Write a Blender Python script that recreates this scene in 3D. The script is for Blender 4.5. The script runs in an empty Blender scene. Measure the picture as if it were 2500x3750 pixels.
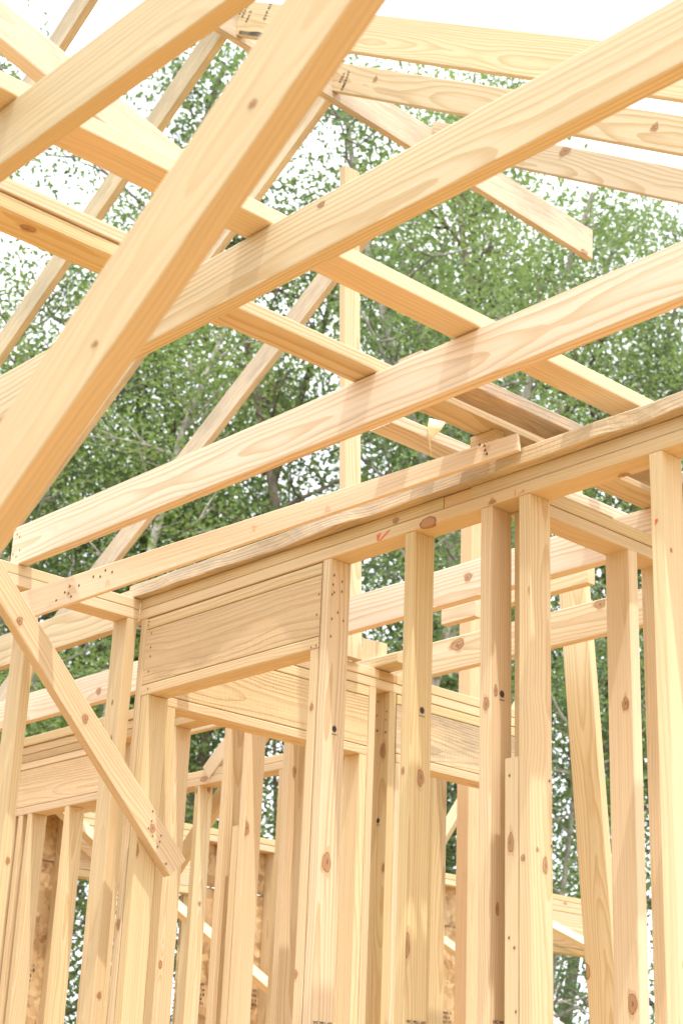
import bpy, bmesh, math, random
from mathutils import Vector, Matrix, noise
R = math.radians
S = bpy.context.scene
C = S.collection

# ------------------------------------------------------------------ camera
cam_d = bpy.data.cameras.new("camera")
cam = bpy.data.objects.new("camera", cam_d)
C.objects.link(cam)
S.camera = cam
rt = Vector((0.67710155, 0.7348557, 0.03899468))
dn = Vector((-0.23991487, 0.27053328, -0.93233717))
fw = Vector((-0.69568264, 0.62193154, 0.35948131))
CAM = Vector((0, 0, 0.97))
cam.matrix_world = Matrix(((rt.x, -dn.x, -fw.x, 0), (rt.y, -dn.y, -fw.y, 0), (rt.z, -dn.z, -fw.z, .97), (0, 0, 0, 1)))
cam_d.sensor_fit = 'VERTICAL'
cam_d.sensor_height = 36
cam_d.lens = 57.68
cam_d.clip_start = .05
cam_d.clip_end = 1500
cam_d.dof.use_dof = True
cam_d.dof.focus_distance = 5.2
cam_d.dof.aperture_fstop = 6.3

# ------------------------------------------------------------------ world
W = bpy.data.worlds.new("World")
S.world = W
W.use_nodes = True
wt = W.node_tree
wt.nodes.clear()
SUN = Vector((.26, -.10, .95)).normalized()
el = math.asin(SUN.z)
sky = wt.nodes.new('ShaderNodeTexSky')
sky.sky_type = 'NISHITA'
sky.sun_disc = False
sky.sun_elevation = el
sky.sun_rotation = math.atan2(SUN.x, SUN.y)
sky.air_density = 1.0
sky.dust_density = 2.0
tcw = wt.nodes.new('ShaderNodeTexCoord')
nz = wt.nodes.new('ShaderNodeTexNoise')
nz.inputs['Scale'].default_value = 5.0
nz.inputs['Detail'].default_value = 6
nz.inputs['Roughness'].default_value = .6
wt.links.new(tcw.outputs['Generated'], nz.inputs['Vector'])
rp = wt.nodes.new('ShaderNodeValToRGB')
rp.color_ramp.elements[0].position = .40
rp.color_ramp.elements[0].color = (.80, .80, .80, 1)
rp.color_ramp.elements[1].position = .56
rp.color_ramp.elements[1].color = (1, 1, 1, 1)
wt.links.new(nz.outputs['Fac'], rp.inputs['Fac'])
mx = wt.nodes.new('ShaderNodeMix')
mx.data_type = 'RGBA'
wt.links.new(rp.outputs['Color'], mx.inputs[0])
wt.links.new(sky.outputs['Color'], mx.inputs[6])
mx.inputs[7].default_value = (9.6, 9.9, 10.2, 1)
bg = wt.nodes.new('ShaderNodeBackground')
bg.inputs['Strength'].default_value = .115
wo = wt.nodes.new('ShaderNodeOutputWorld')
wt.links.new(mx.outputs[2], bg.inputs['Color'])
wt.links.new(bg.outputs[0], wo.inputs[0])

# ------------------------------------------------------------------ sun
sd = bpy.data.lights.new("sun", 'SUN')
sd.energy = 2.5
sd.angle = R(.6)
sd.color = (1, .96, .89)
so = bpy.data.objects.new("sun", sd)
C.objects.link(so)
so.rotation_euler = SUN.to_track_quat('Z', 'Y').to_euler()
so.location = (0, 0, 30)
S.view_settings.view_transform = 'Standard'
S.view_settings.look = 'None'
S.view_settings.gamma = 1
S.view_settings.exposure = 1.02
S.cycles.max_bounces = 10
S.cycles.diffuse_bounces = 6
S.cycles.transparent_max_bounces = 8

# ------------------------------------------------------------------ materials
def newmat(name):
    m = bpy.data.materials.new(name)
    m.use_nodes = True
    nt = m.node_tree
    nt.nodes.clear()
    out = nt.nodes.new('ShaderNodeOutputMaterial')
    b = nt.nodes.new('ShaderNodeBsdfPrincipled')
    nt.links.new(b.outputs[0], out.inputs[0])
    return m, nt, b

class N:
    """tiny node helper"""
    def __init__(s, nt): s.nt = nt
    def put(s, sock, v):
        if hasattr(v, 'links') or hasattr(v, 'is_output'): s.nt.links.new(v, sock)
        else: sock.default_value = v
    def m(s, op, a, b=None, c=None, clamp=False):
        n = s.nt.nodes.new('ShaderNodeMath'); n.operation = op; n.use_clamp = clamp
        for i, v in enumerate((a, b, c)):
            if v is not None: s.put(n.inputs[i], v)
        return n.outputs[0]
    def v(s, op, a, b=None):
        n = s.nt.nodes.new('ShaderNodeVectorMath'); n.operation = op
        s.put(n.inputs[0], a)
        if b is not None: s.put(n.inputs[1], b)
        return n.outputs[1] if op in ('LENGTH', 'DISTANCE') else n.outputs[0]
    def comb(s, x, y, z):
        n = s.nt.nodes.new('ShaderNodeCombineXYZ')
        for i, v in enumerate((x, y, z)): s.put(n.inputs[i], v)
        return n.outputs[0]
    def noise(s, vec, scale=1., detail=2., rough=.5, out='Fac'):
        n = s.nt.nodes.new('ShaderNodeTexNoise'); s.put(n.inputs['Vector'], vec)
        n.inputs['Scale'].default_value = scale; n.inputs['Detail'].default_value = detail
        n.inputs['Roughness'].default_value = rough
        return n.outputs[out]
    def ramp(s, f, *st):
        n = s.nt.nodes.new('ShaderNodeValToRGB'); s.put(n.inputs[0], f)
        e = n.color_ramp.elements
        while len(e) < len(st): e.new(.5)
        for i, (p, c) in enumerate(st):
            e[i].position = p
            e[i].color = (c, c, c, 1) if isinstance(c, (int, float)) else tuple(c) + (1,)
        return n.outputs[0]
    def mix(s, f, a, b, mode='MIX'):
        n = s.nt.nodes.new('ShaderNodeMix'); n.data_type = 'RGBA'; n.blend_type = mode
        s.put(n.inputs[0], f)
        for k, v in ((6, a), (7, b)):
            s.put(n.inputs[k], v if not isinstance(v, tuple) else (v + (1,) if len(v) == 3 else v))
        return n.outputs[2]

def lumber(name, light, dark, rough_sawn=0., grey=0., ring=.0075, contrast=1., knots=.30):
    m, nt, b = newmat(name)
    n = N(nt)
    tc = nt.nodes.new('ShaderNodeTexCoord').outputs['Object']
    oi = nt.nodes.new('ShaderNodeObjectInfo')
    rnd = oi.outputs['Random']
    r1 = n.m('MULTIPLY', rnd, 71.3)
    r2 = n.m('FRACT', n.m('MULTIPLY', rnd, 37.7))
    r3 = n.m('FRACT', n.m('MULTIPLY', rnd, 91.1))
    off = n.comb(r1, n.m('MULTIPLY', r2, 13.), n.m('MULTIPLY', r3, 17.))
    q = n.v('ADD', tc, off)
    # knots: Voronoi cells in scaled space, few of them kept
    vo = nt.nodes.new('ShaderNodeTexVoronoi')
    nt.links.new(n.v('MULTIPLY', q, (2.6, 5.0, 5.0)), vo.inputs['Vector'])
    vo.inputs['Scale'].default_value = 1.
    kc = nt.nodes.new('ShaderNodeSeparateColor')
    nt.links.new(vo.outputs['Color'], kc.inputs[0])
    keep = n.m('LESS_THAN', kc.outputs[0], knots)
    ksz = n.m('ADD', .045, n.m('MULTIPLY', kc.outputs[1], .05))
    kd = n.m('DIVIDE', vo.outputs['Distance'], ksz)          # 1 = knot rim
    kd = n.m('ADD', kd, n.m('MULTIPLY', n.m('SUBTRACT', n.noise(tc, 60., 2.), .5), .35))
    kin = n.m('MULTIPLY', n.ramp(kd, (0., 1.), (.88, 1.), (1.04, 0.)), keep)
    krim = n.m('MULTIPLY', n.ramp(kd, (.7, 0.), (.95, 1.), (1.12, 0.)), keep)
    khalo = n.m('MULTIPLY', n.ramp(n.m('DIVIDE', kd, 5.), (.15, 1.), (.85, 0.)), keep)
    # growth rings round a pith line outside the board
    sep = nt.nodes.new('ShaderNodeSeparateXYZ'); nt.links.new(tc, sep.inputs[0])
    slow = n.noise(n.v('MULTIPLY', q, (1.0, 3., 3.)), 1., 2., .45, 'Color')
    slow = n.v('MULTIPLY', n.v('SUBTRACT', slow, (.5, .5, .5)), (0., .05, .085))
    fine = n.noise(n.v('MULTIPLY', q, (9., 30., 30.)), 1., 2., .5, 'Color')
    fine = n.v('MULTIPLY', n.v('SUBTRACT', fine, (.5, .5, .5)), (0., .004, .004))
    ss = nt.nodes.new('ShaderNodeSeparateXYZ'); nt.links.new(n.v('ADD', slow, fine), ss.inputs[0])
    py = n.m('MULTIPLY', n.m('SUBTRACT', r2, .5), .14)
    pz = n.m('ADD', .035, n.m('MULTIPLY', r3, .07))
    yy = n.m('ADD', n.m('SUBTRACT', sep.outputs[1], py), ss.outputs[1])
    zz = n.m('ADD', n.m('ADD', sep.outputs[2], pz), ss.outputs[2])
    rr = n.m('SQRT', n.m('ADD', n.m('MULTIPLY', yy, yy), n.m('MULTIPLY', zz, zz)))
    rr = n.m('ADD', rr, n.m('MULTIPLY', khalo, .011))
    f = n.m('FRACT', n.m('DIVIDE', rr, ring))
    late = n.ramp(f, (0., 0.), (.45, .12), (.86, 1.), (.97, .9), (1., 0.))
    late = n.m('MULTIPLY', late, n.m('ADD', .45, n.m('MULTIPLY', n.noise(n.v('MULTIPLY', q, (.8, 5., 5.)), 1.), .8)))
    fib = n.noise(n.v('MULTIPLY', q, (6., 420., 420.)), 1., 2.)
    base = n.mix(n.m('MULTIPLY', late, contrast, None, True), light, dark)
    tone = n.noise(n.v('MULTIPLY', q, (.7, 9., 9.)), 1., 2.)
    base = n.mix(n.m('MULTIPLY', tone, .28), base, n.mix(r2, (.86, .62, .40), (.64, .45, .28)))
    base = n.mix(.16, base, n.ramp(fib, (.3, .55), (.7, 1.)), 'MULTIPLY')
    strk = n.noise(n.v('MULTIPLY', q, (1.3, 130., 130.)), 1., 3., .6)
    base = n.mix(.30, base, n.ramp(strk, (.36, .66), (.56, 1.)), 'MULTIPLY')
    scuf = n.noise(n.v('MULTIPLY', q, (4., 11., 11.)), 1., 5., .7)
    base = n.mix(n.ramp(scuf, (.60, 0.), (.74, .30)), base, (.48, .38, .27))
    tint = n.mix(r3, (1.04, 1.035, 1.05), (.885, .85, .77))
    base = n.mix(1., base, tint, 'MULTIPLY')
    base = n.mix(1., base, oi.outputs['Color'], 'MULTIPLY')
    base = n.mix(n.m('MULTIPLY', khalo, .22), base, (.62, .38, .18))
    base = n.mix(n.m('MULTIPLY', kin, .80), base, (.40, .20, .095))
    base = n.mix(n.m('MULTIPLY', krim, .85), base, (.17, .085, .045))
    # pitch streaks and small checks
    st = n.noise(n.v('MULTIPLY', q, (2.5, 95., 95.)), 1., 1.)
    base = n.mix(n.ramp(st, (.79, 0.), (.82, .55)), base, (.45, .25, .12))
    if grey:
        g = n.noise(n.v('MULTIPLY', q, (1.6, 6., 6.)), 1., 4., .65)
        g2 = n.noise(n.v('MULTIPLY', q, (12., 90., 90.)), 1., 3., .7)
        gf = n.ramp(n.m('ADD', n.m('MULTIPLY', g, .7), n.m('MULTIPLY', g2, .3)), (.50 - .10 * grey, 0.), (.66 - .08 * grey, .8))
        base = n.mix(n.m('MULTIPLY', gf, min(1, .75 * grey)), base, (.29, .245, .19))
    nt.links.new(base, b.inputs['Base Color'])
    b.inputs['Roughness'].default_value = .62
    b.inputs['Specular IOR Level'].default_value = .28
    bp = nt.nodes.new('ShaderNodeBump')
    bp.inputs['Strength'].default_value = .35 + .4 * rough_sawn
    bp.inputs['Distance'].default_value = .0008 + .002 * rough_sawn
    saw = n.noise(n.v('MULTIPLY', q, (130., 14., 14.)), 1., 3.)
    hgt = n.m('ADD', n.m('MULTIPLY', late, .6), n.m('ADD', n.m('MULTIPLY', fib, .5), n.m('MULTIPLY', saw, .2 + 1.2 * rough_sawn)))
    hgt = n.m('SUBTRACT', hgt, n.m('MULTIPLY', krim, 1.5))
    nt.links.new(hgt, bp.inputs['Height'])
    nt.links.new(bp.outputs[0], b.inputs['Normal'])
    return m

PINE = lumber("pine", (.775, .65, .43), (.65, .475, .26), contrast=1.15, knots=.22)
PINE_CLEAR = lumber("pine_smooth", (.785, .66, .445), (.70, .54, .32), contrast=.75, knots=.15)
PINE_GRAIN = lumber("pine_bold_grain", (.80, .69, .505), (.64, .48, .285), ring=.011, contrast=1.15, knots=.16)
PINE_ROUGH = lumber("pine_rough_header", (.78, .635, .40), (.67, .50, .285), rough_sawn=1., grey=.16, ring=.009, knots=.2)
PINE_WORN = lumber("pine_worn", (.79, .66, .48), (.64, .50, .33), rough_sawn=.5, grey=.8, knots=.3)
PINE_STAIN = lumber("pine_stained_header", (.77, .63, .40), (.60, .46, .28), rough_sawn=1., grey=1.05, ring=.009, knots=.2)
PINE_EDGE = lumber("pine_bark_edge", (.76, .62, .45), (.60, .45, .30), rough_sawn=.9, grey=.98, knots=.2)
PINE_GREY = lumber("pine_weathered", (.70, .54, .36), (.52, .36, .21), rough_sawn=.8, grey=1.5, knots=.3)

def plain(name, col, rough=.6, metal=0.):
    m, nt, b = newmat(name)
    n = N(nt)
    tc = nt.nodes.new('ShaderNodeTexCoord').outputs['Object']
    f = n.noise(tc, 35., 3.)
    nt.links.new(n.mix(f, tuple(c * .86 for c in col), tuple(min(1, c * 1.12) for c in col)), b.inputs['Base Color'])
    b.inputs['Roughness'].default_value = rough
    b.inputs['Metallic'].default_value = metal
    return m
INK = plain("black_ink", (.06, .05, .05), .8)
CHALK = plain("red_chalk", (.70, .16, .07), .9)
STEEL = plain("nail_steel", (.35, .34, .33), .4, .8)
HOLE = plain("nail_hole", (.15, .10, .065), .9)
TAGM = plain("yellow_paper", (.74, .62, .34), .7)

# OSB sheathing
OSB, nt, b = newmat("oriented_strand_board")
n = N(nt)
tc = nt.nodes.new('ShaderNodeTexCoord').outputs['Object']
wv = n.v('ADD', tc, n.v('MULTIPLY', n.v('SUBTRACT', n.noise(tc, 9., 3., .6, 'Color'), (.5, .5, .5)), (.10, .10, .10)))
va = nt.nodes.new('ShaderNodeTexVoronoi'); nt.links.new(n.v('MULTIPLY', wv, (13., 26., 26.)), va.inputs['Vector']); va.inputs['Scale'].default_value = 1.
vb = nt.nodes.new('ShaderNodeTexVoronoi'); nt.links.new(n.v('MULTIPLY', wv, (32., 15., 15.)), vb.inputs['Vector']); vb.inputs['Scale'].default_value = 1.
sa = nt.nodes.new('ShaderNodeSeparateColor'); nt.links.new(va.outputs['Color'], sa.inputs[0])
sb = nt.nodes.new('ShaderNodeSeparateColor'); nt.links.new(vb.outputs['Color'], sb.inputs[0])
ff = n.m('ADD', n.m('MULTIPLY', sa.outputs[0], .55), n.m('MULTIPLY', sb.outputs[1], .45))
osb_c = n.ramp(ff, (.15, (.34, .20, .09)), (.4, (.47, .31, .15)), (.7, (.57, .40, .21)), (.95, (.70, .54, .32)))
osb_c = n.mix(n.ramp(n.noise(tc, 45., 4., .7), (.63, 0.), (.72, .6)), osb_c, (.25, .13, .06))
nt.links.new(osb_c, b.inputs['Base Color']); b.inputs['Roughness'].default_value = .7
bp = nt.nodes.new('ShaderNodeBump'); bp.inputs['Distance'].default_value = .002; bp.inputs['Strength'].default_value = .6
nt.links.new(ff, bp.inputs['Height']); nt.links.new(bp.outputs[0], b.inputs['Normal'])

# subfloor deck: walked-on, dusty strand board
DECK, nt, b = newmat("subfloor_deck"); n = N(nt)
tc = nt.nodes.new('ShaderNodeTexCoord').outputs['Object']
nt.links.new(n.ramp(n.noise(n.v('MULTIPLY', tc, (9., 20., 1.)), 1., 5., .7), (.35, (.31, .17, .065)), (.65, (.48, .29, .12))), b.inputs['Base Color'])
b.inputs['Roughness'].default_value = .85

# leaves
def leafmat(name, c1, c2, c3):
    m, nt, b = newmat(name)
    n = N(nt)
    at = nt.nodes.new('ShaderNodeAttribute'); at.attribute_name = 'leaf'
    sp = nt.nodes.new('ShaderNodeSeparateColor'); nt.links.new(at.outputs['Color'], sp.inputs[0])
    col = n.mix(sp.outputs[0], c1, c2)
    col = n.mix(n.m('MULTIPLY', sp.outputs[1], .55), col, c3)
    nt.links.new(col, b.inputs['Base Color'])
    b.inputs['Roughness'].default_value = .42
    b.inputs['Specular IOR Level'].default_value = .5
    tr = nt.nodes.new('ShaderNodeBsdfTranslucent')
    nt.links.new(n.mix(.5, col, (.30, .42, .08)), tr.inputs[0])
    ms = nt.nodes.new('ShaderNodeMixShader'); ms.inputs[0].default_value = .5
    out = [x for x in nt.nodes if x.type == 'OUTPUT_MATERIAL'][0]
    nt.links.new(b.outputs[0], ms.inputs[1]); nt.links.new(tr.outputs[0], ms.inputs[2]); nt.links.new(ms.outputs[0], out.inputs[0])
    return m
LEAF_A = leafmat("leaf_green", (.11, .17, .07), (.18, .24, .10), (.28, .32, .14))
LEAF_B = leafmat("leaf_blue_green", (.10, .155, .09), (.15, .21, .12), (.23, .28, .15))
LEAF_C = leafmat("leaf_fresh_green", (.15, .22, .07), (.24, .30, .10), (.34, .37, .15))
def barkmat(name, a, c):
    m, nt, b = newmat(name); n = N(nt)
    tc = nt.nodes.new('ShaderNodeTexCoord').outputs['Object']
    f = n.noise(n.v('MULTIPLY', tc, (9., 9., 2.5)), 1., 5., .65)
    nt.links.new(n.ramp(f, (.35, a), (.62, c)), b.inputs['Base Color']); b.inputs['Roughness'].default_value = .9
    bp = nt.nodes.new('ShaderNodeBump'); bp.inputs['Distance'].default_value = .02
    nt.links.new(f, bp.inputs['Height']); nt.links.new(bp.outputs[0], b.inputs['Normal'])
    return m
BARK_G = barkmat("bark_grey", (.16, .14, .12), (.34, .31, .27))
BARK_P = barkmat("bark_pale", (.24, .21, .17), (.46, .42, .36))
BARK_B = barkmat("bark_brown", (.10, .075, .055), (.22, .17, .13))

# ground and floor
GROUND, nt, b = newmat("ground_grass_dirt"); n = N(nt)
tc = nt.nodes.new('ShaderNodeTexCoord').outputs['Object']
g = n.noise(tc, .35, 6., .6)
nt.links.new(n.ramp(g, (.4, (.20, .15, .09)), (.5, (.10, .13, .045)), (.7, (.06, .10, .03))), b.inputs['Base Color'])
b.inputs['Roughness'].default_value = .95

# ------------------------------------------------------------------ builders
rng = random.Random(7)

def mesh_obj(name, verts, faces, mat, parent=None, matrix=None, smooth=False):
    me = bpy.data.meshes.new(name)
    me.from_pydata([tuple(v) for v in verts], [], faces)
    me.validate(); me.update()
    me.materials.append(mat)
    if smooth: me.polygons.foreach_set('use_smooth', [True] * len(me.polygons))
    o = bpy.data.objects.new(name, me)
    C.objects.link(o)
    M_ = matrix or Matrix.Identity(4)
    if parent is not None:
        o.parent = parent
        o.matrix_parent_inverse = Matrix.Identity(4)
        o.matrix_local = Matrix.Translation(-parent.location) @ M_
    else:
        o.matrix_world = M_
    return o

def tag(o, label, cat, group=None, kind=None):
    if label: o['label'] = label
    if cat: o['category'] = cat
    if group: o['group'] = group
    if kind: o['kind'] = kind
    return o

def thing(name, loc, label, cat, group=None):
    o = bpy.data.objects.new(name, None)
    C.objects.link(o)
    o.location = loc
    o.empty_display_size = .1
    return tag(o, label, cat, group)

def prism(L, w, t, sh0=0., sh1=0., r=.0035, seg=2, bow=0., wane=0., seed=0):
    """length along X, width Y, thickness Z, eased edges; sh = end skew (dx per dy)"""
    pts = []
    for cx, cy, a0 in ((1, 1, 0), (-1, 1, 90), (-1, -1, 180), (1, -1, 270)):
        for k in range(3):
            a = R(a0 + 45 * k)
            pts.append((cx * (w / 2 - r) + r * math.cos(a), cy * (t / 2 - r) + r * math.sin(a)))
    m_ = len(pts)
    V, F = [], []
    ns = max(seg, int(L / .05)) if wane else (max(seg, 8) if bow else 1)
    for i in range(ns + 1):
        u = i / ns
        for (y, z) in pts:
            sh = sh0 * y * (1 - u) + sh1 * y * u
            yy = y + bow * 4 * u * (1 - u)
            if wane and y > 0:
                k = noise.noise(Vector((u * L * 2.1, seed, 0))) + .5 * noise.noise(Vector((u * L * 6, seed, 3)))
                yy += wane * k * (1 if z > 0 else .45)
                zz = z - (.3 * wane * max(0, k) if z > 0 else 0)
            else: zz = z
            V.append((-L / 2 + L * u + sh, yy, zz))
    for i in range(ns):
        for k in range(m_):
            a = i * m_ + k; b_ = i * m_ + (k + 1) % m_
            F.append((a, b_, b_ + m_, a + m_))
    F.append(tuple(range(m_ - 1, -1, -1)))
    F.append(tuple(ns * m_ + k for k in range(m_)))
    return V, F

DIM = {}
def beam(name, p, q, w, t, wdir, mat=PINE, parent=None, col=None, label=None, cat=None, group=None, sh0=0., sh1=0., bow=0., wane=0.):
    p, q = Vector(p), Vector(q)
    x = (q - p).normalized()
    y = Vector(wdir); y = (y - x * y.dot(x)).normalized()
    z = x.cross(y)
    M_ = Matrix.Translation((p + q) / 2) @ Matrix((x, y, z)).transposed().to_4x4()
    if not bow and not wane and (q - p).length > 1.5: bow = rng.uniform(-.0035, .0035)
    V, F = prism((q - p).length, w, t, sh0, sh1, bow=bow, wane=wane, seed=rng.random() * 50)
    o = mesh_obj(name, V, F, mat, parent, M_)
    DIM[o.name] = (w, t, (q - p).length, bow)
    k = rng.uniform(.92, 1.04)
    c = col or (1, 1, 1)
    o.color = (c[0] * k, c[1] * k * rng.uniform(.985, 1.01), c[2] * k * rng.uniform(.92, 1.07), 1)
    if label or cat: tag(o, label, cat, group)
    return o

def box(name, x0, x1, y0, y1, z0, z1, mat=PINE, parent=None, **kw):
    d = [x1 - x0, y1 - y0, z1 - z0]
    c = [(x0 + x1) / 2, (y0 + y1) / 2, (z0 + z1) / 2]
    la = d.index(max(d))
    rest = [i for i in range(3) if i != la]
    wa = rest[0] if d[rest[0]] >= d[rest[1]] else rest[1]
    ta = [i for i in rest if i != wa][0]
    p = list(c); p[la] -= d[la] / 2
    q = list(c); q[la] += d[la] / 2
    wv_ = [0, 0, 0]; wv_[wa] = 1
    return beam(name, p, q, d[wa], d[ta], wv_, mat, parent, **kw)

def text_on(parent, s, pos, right, up, size, mat=INK, name='grade_stamp'):
    cu = bpy.data.curves.new(name, 'FONT')
    cu.body = s; cu.size = size; cu.extrude = .0002
    cu.align_x = 'CENTER'
    tmp = bpy.data.objects.new(name, cu)
    me = bpy.data.meshes.new_from_object(tmp)
    bpy.data.objects.remove(tmp)
    me.materials.clear(); me.materials.append(mat)
    o = bpy.data.objects.new(name, me)
    C.objects.link(o)
    r_, u_ = Vector(right).normalized(), Vector(up).normalized()
    z_ = r_.cross(u_)
    o.matrix_world = Matrix.Translation(Vector(pos) + z_ * .0016) @ Matrix((r_, u_, z_)).transposed().to_4x4()
    if parent is not None:
        bpy.context.view_layer.update()
        o.parent = parent
        o.matrix_parent_inverse = parent.matrix_world.inverted()
    return o

ZT = 2.754           # top of the double plates
ZB = 2.676           # underside of the plates
XW = -4.629          # inner face of the long cross wall
YM = 3.2             # near face of the main wall

# ------------------------------------------------------------------ ground / floor
o = mesh_obj('ground', [(-400, -400, -.5), (400, -400, -.5), (400, 400, -.5), (-400, 400, -.5)], [(0, 1, 2, 3)], GROUND)
tag(o, None, None, kind='structure')
V, F = prism(17, 12.2, .03)
o = mesh_obj('floor', [(x - 1, y + 4.2, z - .0155) for x, y, z in V], F, DECK)
tag(o, None, None, kind='structure')
V, F = prism(16.9, 12.1, .46)
o = mesh_obj('foundation', [(x - 1, y + 4.2, z - .264) for x, y, z in V], F, plain("concrete", (.42, .40, .37), .9))
tag(o, None, None, kind='structure')

# ------------------------------------------------------------------ main wall (runs along X at y = 3.2)
mw = thing('stud_wall', (-3.1, 3.24, 0), 'main pine stud wall with a wide door header and a bark-edged board along its top, in sharp focus', 'wall')
y0, y1 = YM, YM + .086
lower = box('top_plate', XW, -.6, y0, y1, ZB, 2.7145, PINE_CLEAR, mw)
up1 = box('top_plate', XW, -3.134, y0, y1, 2.7155, ZT, PINE, mw)
box('plate_splice', -3.132, -3.025, y0 + .002, y1, 2.7155, ZT - .001, PINE_CLEAR, mw, col=(.93, .82, .72))
up3 = box('top_plate', -3.023, -.6, y0, y1, 2.7155, ZT, PINE_CLEAR, mw)
# bark edge board lying flat on the plates, overhanging towards the room
wb = beam('bark_edge_board', (-4.66, 3.232, 2.7795), (-.6, 3.232, 2.7795), .125, .049, (0, -1, 0), PINE_EDGE, mw, wane=.024)
def mstud(x0, x1, z1=ZB - .001, mat=PINE, z0=.04, **k): return box('stud', x0, x1, y0 + rng.uniform(0, .0015), y1, z0, z1, mat, mw, **k)
kl = mstud(-4.619, -4.582)
tl = mstud(-4.578, -4.536, 2.391, mat=PINE_CLEAR)
trm = mstud(-3.698, -3.660, 2.391)
s1 = mstud(-3.656, -3.618, mat=PINE_GRAIN)
s2 = mstud(-3.292, -3.252)
s3 = mstud(-2.986, -2.944)
jk = mstud(-2.892, -2.845, 1.941, mat=PINE_CLEAR)
s4 = mstud(-2.842, -2.800, mat=PINE)
s5 = mstud(-2.393, -2.352, mat=PINE_CLEAR)
for x in (-1.98, -1.57, -1.16): mstud(x, x + .038)
hd = box('header', -4.580, -3.660, y0 + .001, y0 + .038, 2.432, 2.631, PINE_ROUGH, mw)
box('header', -4.580, -3.660, y0 + .048, y0 + .085, 2.432, 2.631, PINE_ROUGH, mw)
hp_up = box('header_plate', -4.580, -3.660, y0, y1, 2.633, 2.671, PINE, mw)
hp_lo = box('header_plate', -4.580, -3.660, y0, y1, 2.393, 2.430, PINE, mw)
box('bottom_plate', XW, -4.536, y0, y1, 0, .038, PINE, mw)
box('bottom_plate', -3.70, -.6, y0, y1, 0, .038, PINE, mw)

# ------------------------------------------------------------------ left wall (runs towards the camera at x = -4.63)
lw = thing('stud_wall', (-4.67, 1.4, 0), 'left pine stud wall whose top plates end at the corner beside the header, behind the diagonal brace', 'wall')
x0, x1 = XW - .089, XW
box('top_plate', x0, x1, -1.6, YM - .002, ZB + .001, 2.7150, PINE_CLEAR, lw)
box('top_plate', x0, x1, -1.6, YM - .002, 2.7160, ZT, PINE_CLEAR, lw)
lend = box('stud', x0, x1, 3.150, 3.192, .04, ZB, PINE_CLEAR, lw)
ls2 = box('stud', x0, x1, 2.752, 2.790, .04, ZB, PINE_CLEAR, lw)
for y in (2.35, 1.94, 1.53, 1.12, .7): box('stud', x0, x1, y, y + .038, .04, ZB, PINE, lw)
box('bottom_plate', x0, x1, -1.6, YM - .002, 0, .038, PINE, lw)

# ------------------------------------------------------------------ cross wall beyond the doorway (same line, beyond the main wall)
yw = thing('stud_wall', (-4.67, 4.4, 0), 'pine cross wall seen through the doorway, carrying two rough headers with grey stains', 'wall')
box('top_plate', x0, x1, YM + .088, 5.42, ZB, 2.7135, PINE, yw)
box('top_plate', x0, x1, YM + .088, 4.378, 2.7150, ZT, PINE, yw)
box('plate_splice', x0, x1 - .001, 4.380, 4.474, 2.7150, ZT - .001, PINE_CLEAR, yw, col=(.92, .80, .70))
box('top_plate', x0, x1, 4.476, 5.42, 2.7150, ZT, PINE, yw)
box('header_plate', x0, x1, 3.351, 4.325, 2.633, 2.672, PINE, yw)
box('header', x1 - .038, x1 - .001, 3.351, 4.325, 2.432, 2.631, PINE_ROUGH, yw)
box('header', x0, x0 + .037, 3.351, 4.325, 2.432, 2.631, PINE_ROUGH, yw)
trY = box('header_plate', x0, x1, 3.351, 4.325, 2.395, 2.430, PINE, yw)
box('stud', x0, x1, 3.312, 3.349, .04, ZB - .001, PINE, yw)
box('stud', x0, x1, 3.351, 3.389, .04, 2.394, PINE, yw)
box('stud', x0, x1, 4.286, 4.325, .04, 2.394, PINE, yw)
box('stud', x0, x1, 4.328, 4.365, .04, ZB - .001, PINE, yw)
ys = box('stud', x0, x1, 4.438, 4.476, .04, ZB - .001, PINE, yw)
box('stud', x0, x1, 4.480, 4.519, .04, 2.394, PINE, yw)
box('header_plate', x0, x1, 4.481, 5.34, 2.633, 2.672, PINE, yw)
box('header', x1 - .038, x1 - .001, 4.481, 5.34, 2.432, 2.631, PINE_STAIN, yw)
box('header', x0, x0 + .037, 4.481, 5.34, 2.432, 2.631, PINE_GREY, yw)
box('header_plate', x0, x1, 4.481, 5.34, 2.395, 2.430, PINE, yw)
box('stud', x0, x1, 5.30, 5.338, .04, 2.394, PINE, yw)
box('stud', x0, x1, 5.342, 5.38, .04, ZB - .001, PINE, yw)
box('bottom_plate', x0, x1, YM + .088, 3.389, 0, .038, PINE, yw)
box('bottom_plate', x0, x1, 4.285, 4.52, 0, .038, PINE, yw)

# ------------------------------------------------------------------ right cross wall
rw = thing('stud_wall', (-2.92, 4.2, 0), 'pine cross wall leaving the main wall on the right, under the far ends of the joists', 'wall')
a0, a1 = -2.969, -2.880
box('top_plate', a0, a1, YM + .088, 6.9, ZB, 2.7140, PINE_CLEAR, rw)
box('top_plate', a0, a1, YM + .088, 6.9, 2.7165, ZT, PINE_CLEAR, rw)
box('stud', -2.938, -2.852, 3.289, 3.325, .04, ZB, PINE_CLEAR, rw)
rs1 = box('stud', a0, a1, 3.737, 3.780, .04, ZB, PINE_CLEAR, rw)
rs2 = box('stud', a0, a1, 3.912, 3.950, .04, ZB, PINE_CLEAR, rw)
for y in (4.05, 4.45, 4.86): box('stud', a0, a1, y, y + .038, .04, ZB, PINE_CLEAR, rw)
box('bottom_plate', a0, a1, YM + .088, 6.9, 0, .038, PINE, rw)

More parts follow.
